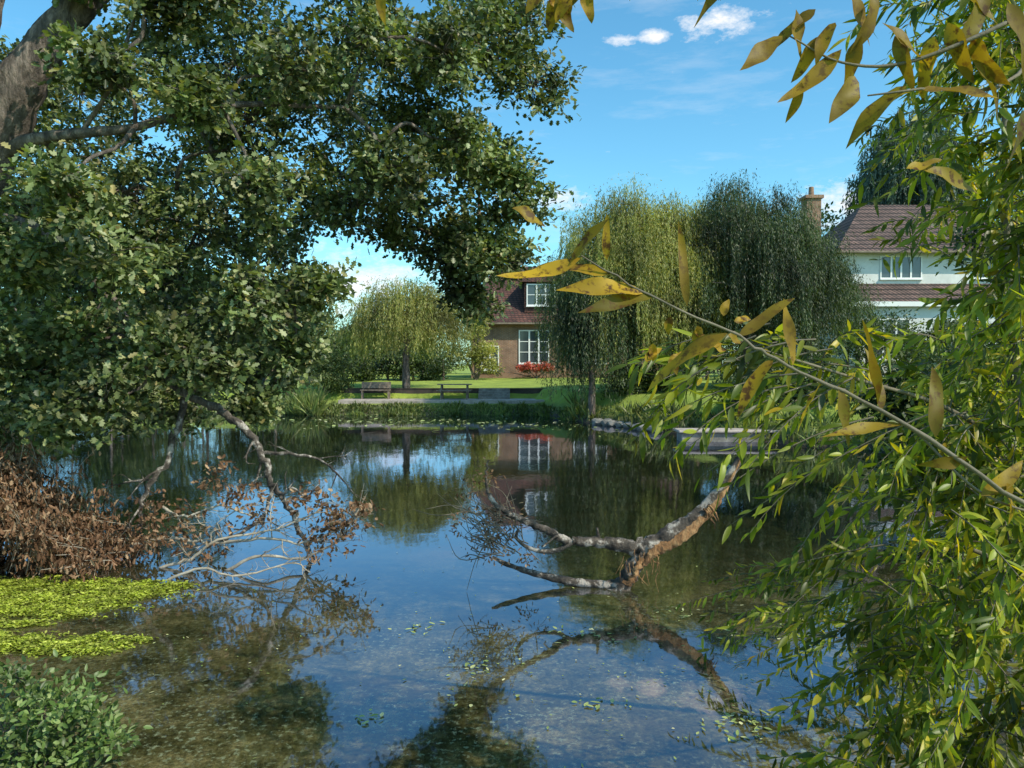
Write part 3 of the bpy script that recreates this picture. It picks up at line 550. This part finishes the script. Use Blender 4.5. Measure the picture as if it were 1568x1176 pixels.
# ------------------------------------------------------------------ hard landscape
def box(name, x0, x1, y0, y1, z0, z1, mat, parent=None, bev=0):
    v = [(x, y, z) for z in (z0, z1) for y in (y0, y1) for x in (x0, x1)]
    o = add_obj(name, v, [(0, 2, 3, 1), (4, 5, 7, 6), (0, 1, 5, 4), (1, 3, 7, 5), (3, 2, 6, 7), (2, 0, 4, 6)], mat, parent)
    if bev:
        b = o.modifiers.new('b', 'BEVEL'); b.width = bev; b.segments = 2
    return o
w = empty('garden_wall'); box('brickwork', -8.2, 3, 37.85, 38.1, .3, 1.08, M['darkbrick'], w); box('coping', -8.25, 3.05, 37.82, 38.12, 1.082, 1.11, M['darkbrick'], w, .01)
box('patio', -8, 1.5, 36.0, 37.84, .2, .62, M['paving'], None, .02)
st = empty('garden_steps')
for i in range(4): box('step_%d' % (i+1), -1.6, -.1, 37.0+i*.2, 37.0+(i+1)*.2, .623, .623+(i+1)*.12, M['stone'], st, .01)
def picnic(x, y, z):
    e = empty('picnic_table')
    for i in range(4): box('top_plank_%d' % i, x-.8, x+.8, y-.32+i*.165, y-.17+i*.165, z+.70, z+.74, M['wood'], e)
    for sy in (-.62, .5): box('seat', x-.8, x+.8, y+sy-.06, y+sy+.18, z+.42, z+.46, M['wood'], e)
    for sx in (-.6, .6):
        box('seat_beam', x+sx-.03, x+sx+.03, y-.7, y+.7, z+.36, z+.415, M['wood'], e)
        for sy in (-1, 1):
            t = Tubes(); t.add(np.array([(x+sx, y+sy*.6, z), (x+sx, y+sy*.2, z+.69)]), .045, .045, 4); t.build('leg', M['wood'], e)
picnic(-2.7, 36.9, .60)
e = empty('garden_bench'); bx = -6.5
box('seat', bx-.7, bx+.7, 37.1, 37.5, 1.02, 1.06, M['wood'], e); box('backrest', bx-.7, bx+.7, 37.52, 37.56, 1.12, 1.42, M['wood'], e)
for k, (px, py) in enumerate([(-.65, 37.12), (.6, 37.12), (-.65, 37.46), (.6, 37.46)]): box('leg_%d' % (k+1), bx+px, bx+px+.06, py, py+.05, .622, 1.018, M['wood'], e)
for k, px in enumerate((-.66, .61)): box('post_%d' % (k+1), bx+px, bx+px+.05, 37.565, 37.6, .622, 1.44, M['wood'], e)
q = empty('stone_quay'); box('wall', 4.9, 7.6, 22.6, 23.3, -.4, .26, M['stone'], q, .03); box('coping', 4.8, 7.7, 22.5, 23.4, .263, .34, M['paving'], q, .03)
def rock(x, y, z, r):
    bm = bmesh.new(); bmesh.ops.create_icosphere(bm, subdivisions=2, radius=r)
    for v in bm.verts: v.co *= R.uniform(.8, 1.15); v.co.z *= .6; v.co += Vector((x, y, z))
    me = bpy.data.meshes.new('rock'); bm.to_mesh(me); bm.free(); me.materials.append(M['stone']); return me
rk = empty('bank_rocks')
for i in range(14):
    x = R.uniform(3.2, 4.8); o = bpy.data.objects.new('rock', rock(x, np.interp(x, FX, FY)-.2+R.normal()*.2, .08, R.uniform(.15, .3))); S.collection.objects.link(o); o.parent = rk

# ------------------------------------------------------------------ houses
def window(e, x0, x1, z0, z1, y, nv=3, nh=1):
    f = .07
    add_obj('window_glass', [(x0, y-.01, z0), (x1, y-.01, z0), (x1, y-.01, z1), (x0, y-.01, z1)], [(0, 1, 2, 3)], M['glass'], e)
    box('frame', x0-f, x0, y-.06, y, z0-f, z1+f, M['white'], e); box('frame', x1, x1+f, y-.06, y, z0-f, z1+f, M['white'], e)
    box('frame', x0, x1, y-.06, y, z1, z1+f, M['white'], e); box('sill', x0-.1, x1+.1, y-.14, y, z0-f-.07, z0-f-.002, M['white'], e); box('frame', x0, x1, y-.06, y, z0-f, z0, M['white'], e)
    for i in range(1, nv): x = x0+(x1-x0)*i/nv; box('mullion', x-.05, x+.05, y-.055, y-.012, z0, z1, M['white'], e)
    for i in range(1, nh+1): z = z0+(z1-z0)*i/(nh+1); box('glazing_bar', x0, x1, y-.045, y-.012, z-.02, z+.02, M['white'], e)
h = empty('brick_house')
box('walls', -2.6, 12, 50, 58, 1.2, 5.05, M['brick'], h)
zr = 9.0
v = [(-3.1, 49.5, 4.9), (12.5, 49.5, 4.9), (12.5, 58.5, 4.9), (-3.1, 58.5, 4.9), (-1.2, 54, zr), (11, 54, zr)]
add_obj('roof', v, [(0, 1, 5, 4), (1, 2, 5), (2, 3, 4, 5), (3, 0, 4), (0, 3, 2, 1)], M['tile'], h)
box('gutter', -3.15, 12.55, 49.38, 49.5, 4.82, 4.92, M['wood'], h)
window(h, .5, 2.3, 2.4, 4.4, 50, 3, 2); window(h, 4, 6, 2.4, 4.2, 50, 3, 2); window(h, -1.9, -.9, 2.0, 3.4, 50, 2, 1)
box('dormer', .8, 2.9, 50.2, 53.5, 5.6, 7.55, M['tile'], h)
add_obj('dormer_roof', [(.6, 50.0, 7.55), (3.1, 50.0, 7.55), (3.1, 53.6, 7.8), (.6, 53.6, 7.8), (1.85, 50.5, 8.35), (1.85, 53.9, 8.5)], [(0, 1, 4), (1, 2, 5, 4), (3, 0, 4, 5), (0, 3, 2, 1)], M['tile'], h)
window(h, 1.0, 2.7, 6.1, 7.35, 50.2, 3, 1)
g = empty('white_house')
box('walls', 19.3, 31, 46, 54, 1.2, 9.0, M['render'], g)
add_obj('roof', [(18.7, 45.4, 8.8), (31.6, 45.4, 8.8), (31.6, 54.6, 8.8), (18.7, 54.6, 8.8), (22.2, 50, 12.4), (28, 50, 12.4)], [(0, 1, 5, 4), (1, 2, 5), (2, 3, 4, 5), (3, 0, 4), (0, 3, 2, 1)], M['tile2'], g)
box('gutter', 18.65, 31.65, 45.28, 45.4, 8.72, 8.82, M['wood'], g)
add_obj('lean_to_roof', [(19.2, 44.4, 5.8), (31.2, 44.4, 5.8), (31.2, 45.99, 7.0), (19.2, 45.99, 7.0), (19.2, 45.99, 5.8), (31.2, 45.99, 5.8)], [(0, 1, 2, 3), (0, 3, 4), (1, 5, 2), (0, 4, 5, 1)], M['tile2'], g)
box('fascia', 19.2, 31.2, 44.3, 44.39, 5.55, 5.82, M['white'], g)
box('ground_floor_bay', 19.6, 30.9, 44.7, 45.98, 1.2, 5.75, M['render'], g)
window(g, 21.6, 23.9, 7.35, 8.55, 46, 4, 0); window(g, 27, 29, 7.35, 8.55, 46, 3, 0); window(g, 20.4, 22.6, 2.6, 4.8, 44.7, 3, 1); window(g, 24.2, 26.6, 2.6, 4.8, 44.7, 3, 1)
box('chimney', 18.5, 19.4, 49.4, 50.4, 1.4, 12.7, M['brick'], g); box('chimney_cap', 18.38, 19.52, 49.28, 50.52, 12.703, 12.9, M['brick'], g)
t = Tubes(); t.add(np.array([(18.95, 49.9, 12.85), (18.95, 49.9, 13.1), (18.95, 49.9, 13.5)]), .19, .15, 12); t.build('chimney_pot', M['brick'], g)

# ------------------------------------------------------------------ sky, sun
EL, AZ = math.radians(42), math.radians(124)
W = bpy.data.worlds.new('World'); S.world = W; W.use_nodes = True; nt = W.node_tree; nt.nodes.clear()
out = nt.nodes.new('ShaderNodeOutputWorld'); bg = nt.nodes.new('ShaderNodeBackground')
sky = nt.nodes.new('ShaderNodeTexSky'); sky.sky_type = 'NISHITA'; sky.sun_disc = False; sky.sun_elevation = EL; sky.sun_rotation = AZ
sky.air_density = 1.0; sky.dust_density = .8; sky.ozone_density = 1.2
skc = mixc(nt, 1.0, sky.outputs[0], (1.0, 1.5, 1.5), 'MULTIPLY')
hs = nt.nodes.new('ShaderNodeHueSaturation'); hs.inputs['Saturation'].default_value = 1.1
nt.links.new(skc, hs.inputs['Color'])
tc = nt.nodes.new('ShaderNodeTexCoord')
mask = None
for c, r in [((.164, .911, .379), .016), ((.232, .892, .388), .034), ((.130, .920, .378), .014), ((.39, .903, .185), .06), ((.05, .976, .205), .03), ((-.19, .972, .10), .08)]:
    vm = nt.nodes.new('ShaderNodeVectorMath'); vm.operation = 'SUBTRACT'; nt.links.new(tc.outputs['Generated'], vm.inputs[0]); vm.inputs[1].default_value = c
    sc_ = nt.nodes.new('ShaderNodeVectorMath'); sc_.operation = 'MULTIPLY'; nt.links.new(vm.outputs[0], sc_.inputs[0]); sc_.inputs[1].default_value = (.6, 1, 1.6)
    ln = nt.nodes.new('ShaderNodeVectorMath'); ln.operation = 'LENGTH'; nt.links.new(sc_.outputs[0], ln.inputs[0])
    mr = nt.nodes.new('ShaderNodeMapRange'); mr.inputs[1].default_value = r*1.3; mr.inputs[2].default_value = 0; nt.links.new(ln.outputs['Value'], mr.inputs[0])
    if mask is None: mask = mr.outputs[0]
    else:
        mm = nt.nodes.new('ShaderNodeMath'); mm.operation = 'MAXIMUM'; nt.links.new(mask, mm.inputs[0]); nt.links.new(mr.outputs[0], mm.inputs[1]); mask = mm.outputs[0]
mp = nt.nodes.new('ShaderNodeMapping'); mp.inputs['Scale'].default_value = (1, 1, 2.0); nt.links.new(tc.outputs['Generated'], mp.inputs[0])
nz = noise(nt, mp.outputs[0], 34, 8, .68)
ad = nt.nodes.new('ShaderNodeMath'); ad.operation = 'MULTIPLY_ADD'; nt.links.new(mask, ad.inputs[0]); ad.inputs[1].default_value = .5; nt.links.new(nz, ad.inputs[2])
cl = ramp(nt, ad.outputs[0], [(.68, (0, 0, 0)), (1.0, (1, 1, 1))])
mp2 = nt.nodes.new('ShaderNodeMapping'); mp2.inputs['Scale'].default_value = (1, 1, 5); mp2.inputs['Rotation'].default_value = (0, .35, 0); nt.links.new(tc.outputs['Generated'], mp2.inputs[0])
wz = ramp(nt, noise(nt, mp2.outputs[0], 6, 7, .65), [(.52, (0, 0, 0)), (.85, (.3, .3, .3))])
tot = mixc(nt, 1.0, cl, wz, 'ADD')
col = mixc(nt, tot, hs.outputs[0], (7.0, 7.1, 7.3))
nt.links.new(col, bg.inputs[0]); bg.inputs[1].default_value = .15
nt.links.new(bg.outputs[0], out.inputs[0])
sl = bpy.data.lights.new('sun', 'SUN'); sl.energy = 5; sl.angle = math.radians(.53); sl.color = (1, .93, .76)
so = bpy.data.objects.new('sun', sl); S.collection.objects.link(so)
to = Vector((math.sin(AZ)*math.cos(EL), math.cos(AZ)*math.cos(EL), math.sin(EL)))
so.rotation_euler = to.to_track_quat('Z', 'Y').to_euler(); so.location = to*50

cam = bpy.data.cameras.new('camera'); co = bpy.data.objects.new('camera', cam); S.collection.objects.link(co)
co.location = (0, 0, 2.2); co.rotation_euler = (math.radians(90-1.34), 0, 0)
cam.sensor_width = 36; cam.lens = 36*1200/1568; cam.clip_start = .05; cam.clip_end = 5000
S.camera = co
S.view_settings.view_transform = 'Standard'; S.view_settings.look = 'None'; S.view_settings.exposure = 0
